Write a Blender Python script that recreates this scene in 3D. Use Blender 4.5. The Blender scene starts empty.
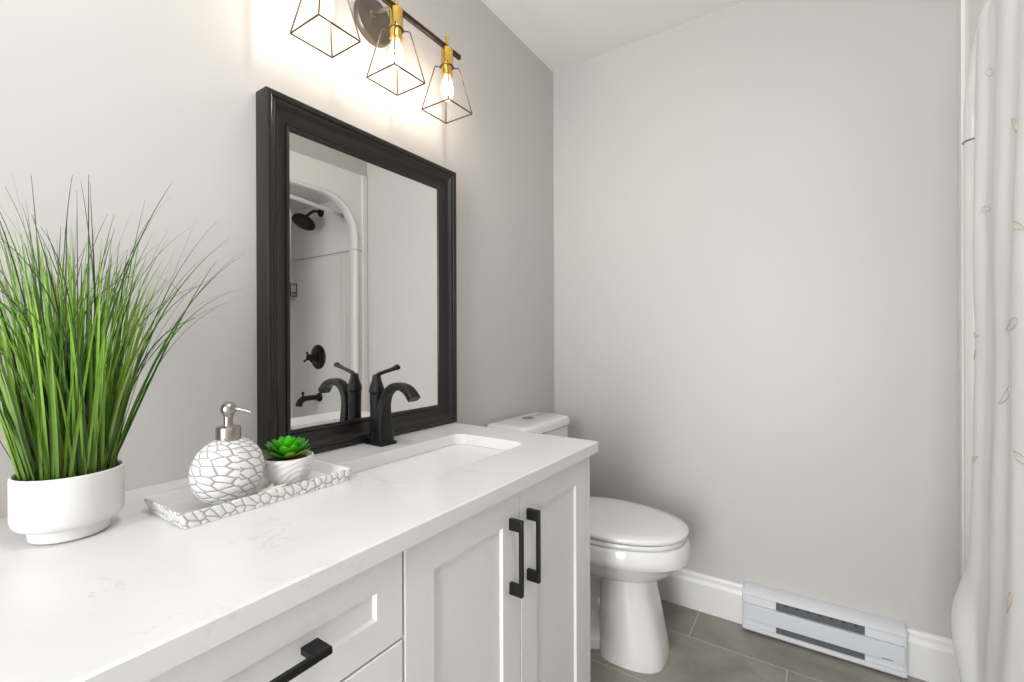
import bpy, bmesh, math, random
from mathutils import Vector, Matrix, noise
random.seed(7)
S = bpy.context.scene
COL = S.collection
PI = math.pi
# ------------------------------------------------------------------ camera
F, YAW, PITCH, ROLL = 458.95, 0.59076, -0.00141, -0.00368
cd = bpy.data.cameras.new('camera'); cam = bpy.data.objects.new('camera', cd); COL.objects.link(cam)
cd.sensor_width = 36.0; cd.sensor_fit = 'HORIZONTAL'; cd.lens = F*36/1024; cd.clip_start = .02
fw = Vector((-math.sin(YAW)*math.cos(PITCH), math.cos(YAW)*math.cos(PITCH), math.sin(PITCH)))
rt = Vector((math.cos(YAW), math.sin(YAW), 0)); up = rt.cross(fw)
r2 = rt*math.cos(ROLL)+up*math.sin(ROLL); u2 = -rt*math.sin(ROLL)+up*math.cos(ROLL)
m = Matrix((r2, u2, -fw)).transposed().to_4x4(); m.translation = Vector((1.09367, 0, 1.11427))
cam.matrix_world = m
S.camera = cam
# ------------------------------------------------------------------ world, lights, exposure
w = bpy.data.worlds.new('world'); S.world = w; w.use_nodes = True
bg = w.node_tree.nodes['Background']; bg.inputs[0].default_value = (.9, .95, 1, 1); bg.inputs[1].default_value = .6
S.view_settings.view_transform = 'Standard'; S.view_settings.look = 'None'
S.view_settings.gamma = 1; S.view_settings.use_curve_mapping = False
S.view_settings.exposure = 0.70
def area(name, loc, rot, sx, sy, power, col):
    l = bpy.data.lights.new(name, 'AREA'); l.shape = 'RECTANGLE'; l.size = sx; l.size_y = sy
    l.energy = power; l.color = col
    o = bpy.data.objects.new(name, l); COL.objects.link(o); o.location = loc; o.rotation_euler = rot
    return o
# unseen fill light, added outside the doorway behind the camera
area('doorway_fill', (.85, -1.75, 1.15), (PI/2, 0, 0), .9, 2.0, 46, (.98, .98, 1))
CEIL_FILL_POWER = 15.0       # radiance of the added ceiling fill lamp's diffuser
BULB_POWER = 215.0      # radiance of the vanity bulbs' filaments
# ------------------------------------------------------------------ materials
def mat(name, col, rough=.5, metal=0., spec=.5, coat=0., sheen=0.):
    M = bpy.data.materials.new(name); M.use_nodes = True
    b = M.node_tree.nodes['Principled BSDF']
    b.inputs['Base Color'].default_value = (*col, 1); b.inputs['Roughness'].default_value = rough
    b.inputs['Metallic'].default_value = metal; b.inputs['Specular IOR Level'].default_value = spec
    b.inputs['Coat Weight'].default_value = coat; b.inputs['Coat Roughness'].default_value = .05
    b.inputs['Sheen Weight'].default_value = sheen
    return M
def nd(M, t, **kw):
    n = M.node_tree.nodes.new(t)
    for k, v in kw.items(): setattr(n, k, v)
    return n
def lk(M, a, b): M.node_tree.links.new(a, b)
def bsdf(M): return M.node_tree.nodes['Principled BSDF']
def coords(M, scale=(1, 1, 1)):
    tc = nd(M, 'ShaderNodeTexCoord'); mp = nd(M, 'ShaderNodeMapping'); mp.inputs['Scale'].default_value = scale
    lk(M, tc.outputs['Object'], mp.inputs[0]); return mp.outputs[0]
def ramp(M, fac, stops):
    r = nd(M, 'ShaderNodeValToRGB'); e = r.color_ramp.elements
    while len(e) < len(stops): e.new(.5)
    for i, (p, c) in enumerate(stops): e[i].position = p; e[i].color = (*c, 1)
    lk(M, fac, r.inputs[0]); return r
def bump(M, h, strength, dist):
    b = nd(M, 'ShaderNodeBump'); b.inputs['Strength'].default_value = strength; b.inputs['Distance'].default_value = dist
    lk(M, h, b.inputs['Height']); lk(M, b.outputs[0], bsdf(M).inputs['Normal']); return b

def paint_mat(name, col, rough=.55):
    M = mat(name, col, rough, spec=.35)
    n = nd(M, 'ShaderNodeTexNoise'); n.inputs['Scale'].default_value = 260; n.inputs['Detail'].default_value = 3
    lk(M, coords(M), n.inputs['Vector']); bump(M, n.outputs[0], .06, .001)
    return M
M_wall = paint_mat('wall_paint', (.550, .535, .515), .42)
M_ceil = paint_mat('ceiling_paint', (.86, .845, .82), .8)
M_trim = mat('trim_paint', (.76, .76, .75), .35)
M_cab = mat('cabinet_paint', (.82, .815, .80), .38)
M_cabin = mat('cabinet_gap', (.12, .12, .12), .8)
M_black = mat('matte_black_metal', (.007, .007, .0075), .40, metal=.3)
M_bronze = mat('black_bronze', (.022, .020, .019), .30, metal=.6)
M_porc = mat('porcelain', (.78, .78, .77), .08, coat=.3)
M_seat = mat('toilet_seat_plastic', (.78, .78, .78), .2)
M_chrome = mat('chrome', (.55, .55, .55), .15, metal=1)
M_nickel = mat('brushed_nickel', (.40, .365, .32), .28, metal=1)
M_plate = mat('aged_nickel', (.15, .135, .115), .4, metal=.8)
M_brass = mat('brushed_brass', (.80, .53, .13), .25, metal=1)
M_cage = mat('antique_gold_wire', (.07, .045, .02), .5, metal=.2)
M_bar = mat('dark_bronze_bar', (.055, .042, .032), .35, metal=.8)
M_fiber = mat('fibreglass_gelcoat', (.84, .825, .80), .16, coat=.2)
M_soil = mat('dark_moss_soil', (.03, .022, .014), .9)
M_dark = mat('heater_slot', (.10, .105, .115), .6)
M_heat = mat('heater_enamel', (.70, .72, .74), .35)
M_heatp = mat('heater_front_panel', (.62, .665, .70), .32)
M_drain = M_chrome
# mirror
M_mirror = mat('mirror_silver', (.90, .90, .89), .0, metal=1)
# frame: black wood, faint brushed grain
M_frame = mat('espresso_black_frame', (.012, .011, .0105), .30)
# quartz
M_quartz = mat('white_quartz', (.68, .68, .68), .24)
def quartz():
    M = M_quartz
    c = coords(M)
    n1 = nd(M, 'ShaderNodeTexNoise'); n1.inputs['Scale'].default_value = 3.2; n1.inputs['Detail'].default_value = 7
    n1.inputs['Roughness'].default_value = .62; n1.inputs['Distortion'].default_value = 1.6; lk(M, c, n1.inputs['Vector'])
    vein = ramp(M, n1.outputs[0], [(.490, (1, 1, 1)), (.50, (.0, .0, .0)), (.510, (1, 1, 1))])
    n2 = nd(M, 'ShaderNodeTexNoise'); n2.inputs['Scale'].default_value = 9; n2.inputs['Detail'].default_value = 4; lk(M, c, n2.inputs['Vector'])
    msk = ramp(M, n2.outputs[0], [(.56, (1, 1, 1)), (.72, (.0, .0, .0))])
    mx = nd(M, 'ShaderNodeMath', operation='MAXIMUM'); lk(M, vein.outputs[0], mx.inputs[0]); lk(M, msk.outputs[0], mx.inputs[1])
    n3 = nd(M, 'ShaderNodeTexNoise'); n3.inputs['Scale'].default_value = 5; lk(M, c, n3.inputs['Vector'])
    base = ramp(M, n3.outputs[0], [(.3, (.725, .725, .728)), (.7, (.755, .755, .755))])
    mix = nd(M, 'ShaderNodeMix', data_type='RGBA'); lk(M, mx.outputs[0], mix.inputs['Factor'])
    mix.inputs[6].default_value = (.64, .635, .63, 1); lk(M, base.outputs[0], mix.inputs[7])
    lk(M, mix.outputs[2], bsdf(M).inputs['Base Color'])
quartz()
# floor tiles 0.636 x 0.317 running bond, taupe stone look
M_tile = mat('taupe_floor_tile', (.2, .19, .17), .32)
def tile():
    M = M_tile
    tc = nd(M, 'ShaderNodeTexCoord'); mp = nd(M, 'ShaderNodeMapping')
    mp.inputs['Location'].default_value = (-.0455, -.2155, 0)
    lk(M, tc.outputs['Object'], mp.inputs[0])
    br = nd(M, 'ShaderNodeTexBrick'); br.offset = .5; br.inputs['Scale'].default_value = 1
    br.inputs['Brick Width'].default_value = .6365; br.inputs['Row Height'].default_value = .3165
    br.inputs['Mortar Size'].default_value = .0026; br.inputs['Mortar Smooth'].default_value = .1; br.inputs['Bias'].default_value = 0
    br.inputs['Color1'].default_value = (.62, .62, .62, 1); br.inputs['Color2'].default_value = (.42, .42, .42, 1)
    lk(M, mp.outputs[0], br.inputs['Vector'])
    n1 = nd(M, 'ShaderNodeTexNoise'); n1.inputs['Scale'].default_value = 5; n1.inputs['Detail'].default_value = 8; n1.inputs['Roughness'].default_value = .6; n1.inputs['Distortion'].default_value = .8
    lk(M, tc.outputs['Object'], n1.inputs['Vector'])
    st = ramp(M, n1.outputs[0], [(.3, (.205, .190, .155)), (.5, (.27, .254, .215)), (.72, (.34, .324, .28))])
    mu = nd(M, 'ShaderNodeMix', data_type='RGBA', blend_type='SOFT_LIGHT'); mu.inputs['Factor'].default_value = .5
    lk(M, st.outputs[0], mu.inputs[6]); lk(M, br.outputs['Color'], mu.inputs[7])
    mg = nd(M, 'ShaderNodeMix', data_type='RGBA'); lk(M, br.outputs['Fac'], mg.inputs['Factor'])
    lk(M, mu.outputs[2], mg.inputs[6]); mg.inputs[7].default_value = (.43, .41, .36, 1)
    lk(M, mg.outputs[2], bsdf(M).inputs['Base Color'])
    iv = nd(M, 'ShaderNodeMath', operation='SUBTRACT'); iv.inputs[0].default_value = 1; lk(M, br.outputs['Fac'], iv.inputs[1])
    bump(M, iv.outputs[0], .4, .002)
tile()
# scale-pattern ceramic (dispenser, tray)
def cells(name, scale, rnd, w, white=(.76, .757, .75), line=(.25, .24, .235)):
    M = mat(name, white, .32)
    u_ = nd(M, 'ShaderNodeUVMap'); u_.uv_map = 'pattern'
    mp = nd(M, 'ShaderNodeMapping'); mp.inputs['Scale'].default_value = scale; lk(M, u_.outputs[0], mp.inputs[0])
    v = nd(M, 'ShaderNodeTexVoronoi', feature='DISTANCE_TO_EDGE', voronoi_dimensions='2D'); v.inputs['Scale'].default_value = 1; v.inputs['Randomness'].default_value = rnd
    lk(M, mp.outputs[0], v.inputs['Vector'])
    r = ramp(M, v.outputs['Distance'], [(0, line), (w, tuple((a_+b_)/2 for a_, b_ in zip(white, line))), (w*2.2, white)])
    lk(M, r.outputs[0], bsdf(M).inputs['Base Color'])
    q = ramp(M, v.outputs['Distance'], [(0, (0, 0, 0)), (.18, (.8, .8, .8)), (.4, (1, 1, 1))])
    bump(M, q.outputs[0], .7, .002)
    return M
M_scale = cells('scale_ceramic', (1, 1, 1), .60, .06)
M_tray = cells('tray_scale_pattern', (1, .85, 1), .7, .055)
M_trayin = mat('tray_interior', (.72, .72, .72), .35)
# bulbs
def emis(name, col, st):
    M = bpy.data.materials.new(name); M.use_nodes = True; nt = M.node_tree
    nt.nodes.remove(nt.nodes['Principled BSDF'])
    e = nt.nodes.new('ShaderNodeEmission'); e.inputs[0].default_value = (*col, 1); e.inputs[1].default_value = st
    nt.links.new(e.outputs[0], nt.nodes['Material Output'].inputs[0]); return M
M_bulb = emis('bulb_glow', (1.0, .84, .66), BULB_POWER)
M_env = bpy.data.materials.new('bulb_glass'); M_env.use_nodes = True
_n = M_env.node_tree; _n.nodes.remove(_n.nodes['Principled BSDF'])
_t = _n.nodes.new('ShaderNodeBsdfTransparent'); _e = _n.nodes.new('ShaderNodeEmission'); _e.inputs[0].default_value = (1, .86, .68, 1); _e.inputs[1].default_value = 3
_m = _n.nodes.new('ShaderNodeMixShader'); _m.inputs[0].default_value = .22
_n.links.new(_t.outputs[0], _m.inputs[1]); _n.links.new(_e.outputs[0], _m.inputs[2]); _n.links.new(_m.outputs[0], _n.nodes['Material Output'].inputs[0])
M_dome = emis('fill_diffuser_glow', (.97, .98, 1.0), CEIL_FILL_POWER)
# grass with per-blade colour
M_grass = mat('artificial_grass', (.1, .3, .03), .4)
a = nd(M_grass, 'ShaderNodeVertexColor'); a.layer_name = 'blade'; lk(M_grass, a.outputs[0], bsdf(M_grass).inputs['Base Color'])
M_succ = mat('succulent_green', (.07, .42, .02), .35)
a = nd(M_succ, 'ShaderNodeVertexColor'); a.layer_name = 'blade'; lk(M_succ, a.outputs[0], bsdf(M_succ).inputs['Base Color'])
# curtain fabric
M_curt = mat('white_curtain_fabric', (.87, .87, .865), .75, sheen=.2)
n = nd(M_curt, 'ShaderNodeTexNoise'); n.inputs['Scale'].default_value = 500; lk(M_curt, coords(M_curt), n.inputs['Vector']); bump(M_curt, n.outputs[0], .08, .0006)
def translucent(M, fac):
    t = nd(M, 'ShaderNodeBsdfTranslucent'); src = bsdf(M).inputs['Base Color']
    if src.is_linked: lk(M, src.links[0].from_socket, t.inputs[0])
    else: t.inputs[0].default_value = src.default_value
    mx = nd(M, 'ShaderNodeMixShader'); mx.inputs[0].default_value = fac
    lk(M, bsdf(M).outputs[0], mx.inputs[1]); lk(M, t.outputs[0], mx.inputs[2])
    lk(M, mx.outputs[0], M.node_tree.nodes['Material Output'].inputs[0])
translucent(M_curt, .35); translucent(M_grass, .30); translucent(M_succ, .2)
M_gold = mat('gold_thread', (.62, .50, .30), .35, metal=.4)
M_silver = mat('silver_thread', (.60, .59, .58), .4, metal=.3)
M_star = mat('starfish_beige', (.68, .60, .52), .8)
n = nd(M_star, 'ShaderNodeTexVoronoi'); n.inputs['Scale'].default_value = 260; lk(M_star, coords(M_star), n.inputs['Vector']); bump(M_star, n.outputs['Distance'], .6, .001)
M_potw = mat('white_matte_ceramic', (.73, .725, .71), .45)
M_spot = mat('white_glazed_pot', (.80, .79, .775), .25)
M_glass = mat('amber_bottle', (.10, .05, .02), .2)

# ------------------------------------------------------------------ helpers
def finish(bm):
    bmesh.ops.recalc_face_normals(bm, faces=bm.faces); return bm
def obj(name, bm, m, parent=None, smooth=False, base=None, recalc=True, angle=None):
    """link bm (world coordinates) as ONE mesh object"""
    if recalc: finish(bm)
    if parent is not None:
        o0 = Vector(root_loc(parent))
    else:
        if base is None:
            xs = [v.co for v in bm.verts]
            base = ((min(v.x for v in xs)+max(v.x for v in xs))/2, (min(v.y for v in xs)+max(v.y for v in xs))/2, min(v.z for v in xs))
        o0 = Vector(base)
    bmesh.ops.translate(bm, vec=-o0, verts=bm.verts)
    me = bpy.data.meshes.new(name); bm.to_mesh(me); bm.free()
    ms = m if isinstance(m, (list, tuple)) else [m]
    for q in ms: me.materials.append(q)
    o = bpy.data.objects.new(name, me); COL.objects.link(o)
    if parent is not None: o.parent = parent
    else: o.location = o0
    if smooth:
        for p in me.polygons: p.use_smooth = True
        if angle is not None:
            me.set_sharp_from_angle(angle=math.radians(angle))
    return o
def root_loc(p):
    v = Vector(p.location)
    while p.parent is not None:
        p = p.parent; v = v+Vector(p.location)
    return v
def thing(name, label, cat, loc, group=None):
    o = bpy.data.objects.new(name, None); COL.objects.link(o); o.location = loc
    o.empty_display_size = .05
    return tag(o, label, cat, group)
def tag(o, label, cat, group=None):
    o['label'] = label; o['category'] = cat
    if group: o['group'] = group
    return o
def struct(name, bm, m, smooth=False, **k):
    o = obj(name, bm, m, None, smooth, base=(0, 0, 0), **k); o['kind'] = 'structure'; return o
def NB(): return bmesh.new()
def box(bm, x0, x1, y0, y1, z0, z1, bev=0, seg=2, mi=0):
    vs = [bm.verts.new(p) for p in ((x0,y0,z0),(x1,y0,z0),(x1,y1,z0),(x0,y1,z0),(x0,y0,z1),(x1,y0,z1),(x1,y1,z1),(x0,y1,z1))]
    fs = [bm.faces.new([vs[i] for i in f]) for f in ((3,2,1,0),(4,5,6,7),(0,1,5,4),(1,2,6,5),(2,3,7,6),(3,0,4,7))]
    for f in fs: f.material_index = mi
    if bev:
        es = list({e for f in fs for e in f.edges})
        bmesh.ops.bevel(bm, geom=es, offset=bev, segments=seg, affect='EDGES', profile=.6)
    return bm
def ringloft(bm, rings, closed=True, cap0=True, cap1=True, mi=0):
    R = [[bm.verts.new(p) for p in r] for r in rings]
    n = len(R[0])
    for a_, b_ in zip(R[:-1], R[1:]):
        for i in range(n if closed else n-1):
            j = (i+1) % n
            f = bm.faces.new((a_[i], a_[j], b_[j], b_[i])); f.material_index = mi
    if cap0: bm.faces.new(R[0][::-1]).material_index = mi
    if cap1: bm.faces.new(R[-1]).material_index = mi
    return R
def lathe(bm, prof, c, seg=32, sx=1, sy=1, mi=0, cap0=True, cap1=True):
    rings = []
    for r, z in prof:
        rings.append([(c[0]+r*sx*math.cos(2*PI*i/seg), c[1]+r*sy*math.sin(2*PI*i/seg), c[2]+z) for i in range(seg)])
    return ringloft(bm, rings, cap0=cap0, cap1=cap1, mi=mi)
def frame_of(t, ref=Vector((0, 0, 1))):
    t = t.normalized()
    if abs(t.dot(ref)) > .98: ref = Vector((1, 0, 0))
    s = t.cross(ref).normalized(); return s, s.cross(t).normalized()
def tube(bm, pts, r, seg=10, mi=0, cap=True):
    pts = [Vector(p) for p in pts]; rs = r if isinstance(r, (list, tuple)) else [r]*len(pts)
    rings = []; s = None
    for i, p in enumerate(pts):
        t = (pts[min(i+1, len(pts)-1)]-pts[max(i-1, 0)]).normalized()
        if s is None: s, u = frame_of(t)
        else:
            s = (s-t*s.dot(t)).normalized(); u = s.cross(t).normalized()
        rings.append([p+(s*math.cos(2*PI*k/seg)+u*math.sin(2*PI*k/seg))*rs[i] for k in range(seg)])
    return ringloft(bm, rings, cap0=cap, cap1=cap, mi=mi)
def axis_lathe(bm, prof, c, axis, seg=32, mi=0):
    """profile (r, h) spun about `axis` through c"""
    a_ = Vector(axis).normalized(); s, u = frame_of(a_)
    c = Vector(c)
    ringloft(bm, [[c+a_*h+(s*math.cos(2*PI*k/seg)+u*math.sin(2*PI*k/seg))*r for k in range(seg)] for r, h in prof], mi=mi)
def smoothstep(a_, b_, x):
    t = max(0, min(1, (x-a_)/(b_-a_))); return t*t*(3-2*t)
def spline(pts, n):
    """Catmull-Rom through pts"""
    P = [Vector(p) for p in pts]; out = []
    for i in range(len(P)-1):
        p0 = P[max(i-1, 0)]; p1 = P[i]; p2 = P[i+1]; p3 = P[min(i+2, len(P)-1)]
        for k in range(n):
            t = k/n
            out.append(.5*((2*p1)+(p2-p0)*t+(2*p0-5*p1+4*p2-p3)*t*t+(3*p1-p0-3*p2+p3)*t**3))
    out.append(P[-1]); return out

D = 2.0052; HC = .8315; CZ = 2.44; XR = 1.467; YN = -1.3; XT = 2.27; YT = .48
# ------------------------------------------------------------------ room shell
b = NB(); box(b, -.1, XT+.1, YN-1.2, D+.1, -.1, 0); struct('floor', b, M_tile)
b = NB(); box(b, -.1, XT+.1, YN-.1, D+.1, CZ, CZ+.1); struct('ceiling', b, M_ceil)
b = NB(); box(b, -.1, 0, YN-.1, D+.1, 0, CZ); struct('wall_left', b, M_wall)
b = NB(); box(b, 0, XT+.1, D, D+.1, 0, CZ); struct('wall_back', b, M_wall)
b = NB(); box(b, XT, XT+.1, YT-.1, D, 0, CZ); struct('wall_right', b, M_wall)
b = NB(); box(b, XR, XT, YN-.1, YT, 0, CZ); struct('wall_near_right', b, M_wall)
b = NB(); box(b, 0, .42, YN-.1, YN, 0, CZ); box(b, 1.28, XR, YN-.1, YN, 0, CZ); box(b, .42, 1.28, YN-.1, YN, 2.05, CZ)
struct('wall_front', b, M_wall)
b = NB(); box(b, .35, .42, YN, YN+.018, 0, 2.12, .003); box(b, 1.28, 1.35, YN, YN+.018, 0, 2.12, .003); box(b, .42, 1.28, YN, YN+.018, 2.05, 2.12, .003)
struct('trim_1', b, M_trim)
# drywall header above the shower surround
b = NB(); box(b, XR, XR+.09, YT, D, 2.205, CZ); struct('wall_header', b, M_wall)

def baseboard(name, a_, b_, nrm):
    """profiled board from a_ to b_ on the floor, nrm points into the room"""
    prof = [(0, 0), (.016, 0), (.016, .112), (.013, .120), (.0105, .126), (.010, .140), (.007, .149), (.003, .151), (0, .151)]
    bm = NB(); A = Vector((*a_, 0)); B = Vector((*b_, 0)); N = Vector((*nrm, 0))
    ringloft(bm, [[P+N*p+Vector((0, 0, z)) for p, z in prof] for P in (A, B)])
    return struct(name, bm, M_trim)
baseboard('baseboard_back_1', (.0, D), (.842, D), (0, -1))
baseboard('baseboard_back_2', (1.331, D), (XR, D), (0, -1))
baseboard('baseboard_left', (0, 1.20), (0, D), (1, 0))
baseboard('baseboard_right', (XR, YN), (XR, YT), (-1, 0))

# ------------------------------------------------------------------ tub and shower surround (one moulded fibreglass unit)
bath = thing('tub_shower_unit', 'white moulded tub and shower surround with arched opening behind the curtain', 'shower', (1.86, 1.24, 0))
YA, YB = YT+.001, D-.001           # alcove ends
SE = 1.93                # inner face of the plumbing end wall
SN = YT+.075
def arch_path(inset=0.):
    """arch edge in (Y,Z): up the far side, over, down the near side"""
    pts = []
    y1 = 1.921-inset; y0 = YT+.084+inset; zt = 2.032-inset; a1, b1 = .26, .26
    pts.append((y1, .43)); 
    for z in (.6, .9, 1.2, 1.5, zt-b1): pts.append((y1, z))
    for k in range(1, 13):
        t = k/12*PI/2; pts.append((y1-a1+a1*abs(math.cos(t))**.86, zt-b1+b1*math.sin(t)**.86 if k < 12 else zt))
    for y in (1.4, 1.24, 1.08): pts.append((y, zt))
    for k in range(0, 13):
        t = PI/2-k/12*PI/2; pts.append((y0+a1-a1*abs(math.cos(t))**.86, zt-b1+b1*abs(math.sin(t))**.86))
    for z in (1.5, 1.2, .9, .6, .43): pts.append((y0, z))
    return pts
def arch_w(i, n):
    """the moulding is full on the uprights and slimmer over the top"""
    z = arch_path(0)[i][1]; return 1-.55*smoothstep(1.72, 1.98, z)
def sweep_arch(bm, prof):
    rings = []; n = len(arch_path(0))
    for i in range(n):
        w_ = arch_w(i, n)
        rings.append([(PX+(x-PX)*(w_ if x-PX < .034 else 1), *arch_path(ins*w_)[i]) for x, ins in prof])
    ringloft(bm, rings, closed=False, cap0=False, cap1=False)
# front face: between the arch and a rectangle
b = NB()
ap = arch_path(0)
outer = []
for (y, z) in ap:
    if z < 1.69: outer.append((YB if y > 1.24 else YA, z))
    else:
        # project from arch onto rectangle
        cy = 1.2425; t = (y-cy)/(1.915-cy)
        outer.append((cy+t*(YB-cy) if abs(t) < .999 else (YB if t > 0 else YA), 2.205))
# smoother transition at the corner: redistribute
outer = []
N = len(ap)
for i, (y, z) in enumerate(ap):
    if z <= 1.765 and (i < 8 or i > N-8): outer.append((YB if i < N/2 else YA, z))
    else:
        ang = math.atan2(z-1.55, y-1.2425); dy = math.cos(ang); dz = math.sin(ang)
        hy = (YB-1.2425) if dy > 0 else (1.2425-YA)
        ty = hy/abs(dy) if abs(dy) > 1e-6 else 1e9; tz = (2.205-1.55)/dz if dz > 1e-6 else 1e9
        t = min(ty, tz); outer.append((1.2425+dy*t, 1.55+dz*t))
PX = XR+.002
R0 = [b.verts.new((PX, y, z)) for y, z in outer]
R1 = [b.verts.new((PX, *arch_path(-.028*arch_w(i, N))[i])) for i in range(N)]
for i in range(N-1): b.faces.new((R0[i], R0[i+1], R1[i+1], R1[i]))
obj('surround_face', b, M_fiber, bath, True, angle=35)
# thin nailing flange standing proud at the outer edge
b = NB(); box(b, XR-.007, XR+.004, YB-.040, YB-.0005, .002, 2.205, .003); obj('edge_flange', b, M_fiber, bath)
# rounded column following the arch (bullnose)
b = NB()
prof = [(PX, -.030)]
for k in range(0, 11):
    t = -PI/2+k/10*PI*1.0
    prof.append((PX+.010-.022*math.cos(t), .0+.021*math.sin(t)))
prof += [(PX+.035, .022), (PX+.06, .014)]
sweep_arch(b, prof)
obj('arch_bullnose', b, M_fiber, bath, True)
# interior walls
b = NB()
xi = PX+.058
def quad(bm, *p): bm.faces.new([bm.verts.new(q) for q in p])
rc = .05
# outline in XY: end wall, rounded inside corner, long wall, rounded corner, near end wall
out = [(xi, SE)]
for k in range(0, 9):
    t = PI/2-k/8*PI/2; out.append((XT-.02-rc+rc*math.cos(t), SE-rc+rc*math.sin(t)))
for k in range(0, 9):
    t = -k/8*PI/2; out.append((XT-.02-rc+rc*math.cos(t), SN+rc+rc*math.sin(t)))
out.append((xi, SN))
def wall_ring(z, off=0): return [(x-off*(1 if x > xi+.01 else 0), y-off*(1 if y > 1.24 else -1), z) for x, y in out]
ringloft(b, [wall_ring(.42), wall_ring(1.700)], closed=False, cap0=False, cap1=False)
obj('lower_wall_panel', b, M_fiber, bath, True, angle=40)
b = NB()
ringloft(b, [wall_ring(1.7005, .0), wall_ring(1.704, -.006), wall_ring(1.712, -.006), wall_ring(1.716, 0), wall_ring(2.075)], closed=False, cap0=False, cap1=False)
v = [b.verts.new(p) for p in wall_ring(2.075)]; b.faces.new(v)
obj('upper_dome_panel', b, M_fiber, bath, True, angle=40)
# dark seam where the two pieces meet (visible on column)
b = NB()
sx = [(x-.0006, y) for x, y in [(PX+.010-.0230*math.cos(-PI/2+k/10*PI), 1.921-.0218*math.sin(-PI/2+k/10*PI)) for k in range(1, 11)]]
tube(b, [(PX-.001, 1.995, 1.700), (PX-.001, 1.96, 1.704)]+[(x, y, 1.706+.004*k/10) for k, (x, y) in enumerate(sx)], .0016, 6)
obj('panel_seam', b, mat('seam_shadow_gap', (.12, .11, .10), .8), bath)
b = NB(); tube(b, [(xi, SE-.001, 1.711), (XT-.08, SE-.001, 1.711)], .0014, 6); obj('panel_seam', b, bpy.data.materials['seam_shadow_gap'], bath)
# end wall moulded vertical step
b = NB(); box(b, 1.585, 1.625, SE-.012, SE+.01, .45, 1.69, .005, 3); obj('moulded_pilaster', b, M_fiber, bath, True, angle=40)
# tub: apron, rim and basin
b = NB()
ox0, ox1, oy0, oy1 = XR+.012, XT-.002, YT+.002, YB-.002
def rrect(x0, x1, y0, y1, r, z, n=6):
    pts = []
    for cx, cy, a0 in ((x1-r, y1-r, 0), (x0+r, y1-r, PI/2), (x0+r, y0+r, PI), (x1-r, y0+r, 1.5*PI)):
        for k in range(n+1):
            t = a0+k/n*PI/2; pts.append((cx+r*math.cos(t), cy+r*math.sin(t), z))
    return pts
rings = [rrect(ox0+.02, ox1, oy0, oy1, .01, 0), rrect(ox0+.015, ox1, oy0, oy1, .01, .08), rrect(ox0, ox1, oy0, oy1, .012, .40), rrect(ox0+.001, ox1, oy0, oy1, .013, .425),
         rrect(ox0+.012, ox1-.01, oy0+.01, oy1-.01, .015, .437), rrect(ox0+.075, ox1-.05, oy0+.13, oy1-.13, .10, .437), rrect(ox0+.092, ox1-.065, oy0+.145, oy1-.15, .11, .425),
         rrect(ox0+.12, ox1-.10, oy0+.24, oy1-.19, .12, .12), rrect(ox0+.16, ox1-.14, oy0+.30, oy1-.23, .12, .085)]
ringloft(b, rings)
obj('tub', b, M_porc, bath, True, angle=50)

# shower fixtures on the end wall
sh = thing('wall_shower', 'black round shower head on a short curved arm on the shower end wall', 'shower head', (1.861, SE, 2.014))
b = NB(); axis_lathe(b, [(.0, 0), (.031, .0), (.031, .006), (.024, .016), (.013, .022)], (1.861, SE, 2.014), (0, -1, 0)); obj('escutcheon', b, M_bronze, sh, True, angle=40)
b = NB(); pth = spline([(1.861, SE-.015, 2.014), (1.861, SE-.05, 2.012), (1.861, SE-.085, 1.992), (1.861, SE-.11, 1.965)], 6)
tube(b, pth, .0095, 12); obj('shower_arm', b, M_bronze, sh, True)
ax = Vector((-.12, -.50, -.86)).normalized()
b = NB(); axis_lathe(b, [(.010, -.005), (.016, .0), (.018, .012), (.014, .022), (.02, .030), (.045, .038), (.072, .045), (.077, .052), (.077, .060), (.070, .064), (.03, .062), (.0, .062)], Vector(pth[-1]), ax, 40)
hd = obj('spray_head', b, M_bronze, sh, True, angle=50)
b = NB(); s_, u_ = frame_of(ax)
for k in range(22):
    for rr, nn in ((.055, 22), (.038, 14), (.02, 8)):
        if k < nn:
            c = Vector(pth[-1])+ax*.063+(s_*math.cos(2*PI*k/nn)+u_*math.sin(2*PI*k/nn))*rr
            axis_lathe(b, [(.0018, 0), (.0012, .002)], c, ax, 6)
obj('spray_nozzles', b, mat('grey_rubber', (.12, .12, .12), .6), hd)
va = thing('shower_valve', 'round black shower valve plate with a lever handle above the tub spout', 'shower valve', (1.904, SE, 1.002))
b = NB(); axis_lathe(b, [(0, 0), (.087, 0), (.087, .004), (.081, .010), (.040, .014), (.034, .022), (.0, .022)], (1.904, SE, 1.002), (0, -1, 0), 48); obj('valve_plate', b, M_bronze, va, True, angle=40)
b = NB(); axis_lathe(b, [(.026, .02), (.026, .032), (.020, .045), (.018, .062), (.022, .068), (.022, .080), (.014, .086), (0, .086)], (1.904, SE, 1.002), (0, -1, 0)); obj('valve_stem', b, M_bronze, va, True, angle=40)
for ang, L in ((math.radians(205), .055), (math.radians(320), .045), (math.radians(80), .035)):
    b = NB(); c = Vector((1.904, SE-.074, 1.002)); d_ = Vector((math.cos(ang), -.25, math.sin(ang)))
    tube(b, [c+d_*.012, c+d_*(L*.7), c+d_*L, c+d_*(L+.004)], [.0065, .006, .0085, .004], 12); obj('lever', b, M_bronze, va, True)
sp = thing('tub_spout', 'black tub filler spout with a diverter knob low on the shower end wall', 'tub spout', (1.888, SE, .72))
b = NB(); axis_lathe(b, [(0, 0), (.032, 0), (.032, .008), (.024, .016), (0, .016)], (1.888, SE, .72), (0, -1, 0)); obj('flange', b, M_bronze, sp, True, angle=40)
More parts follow.
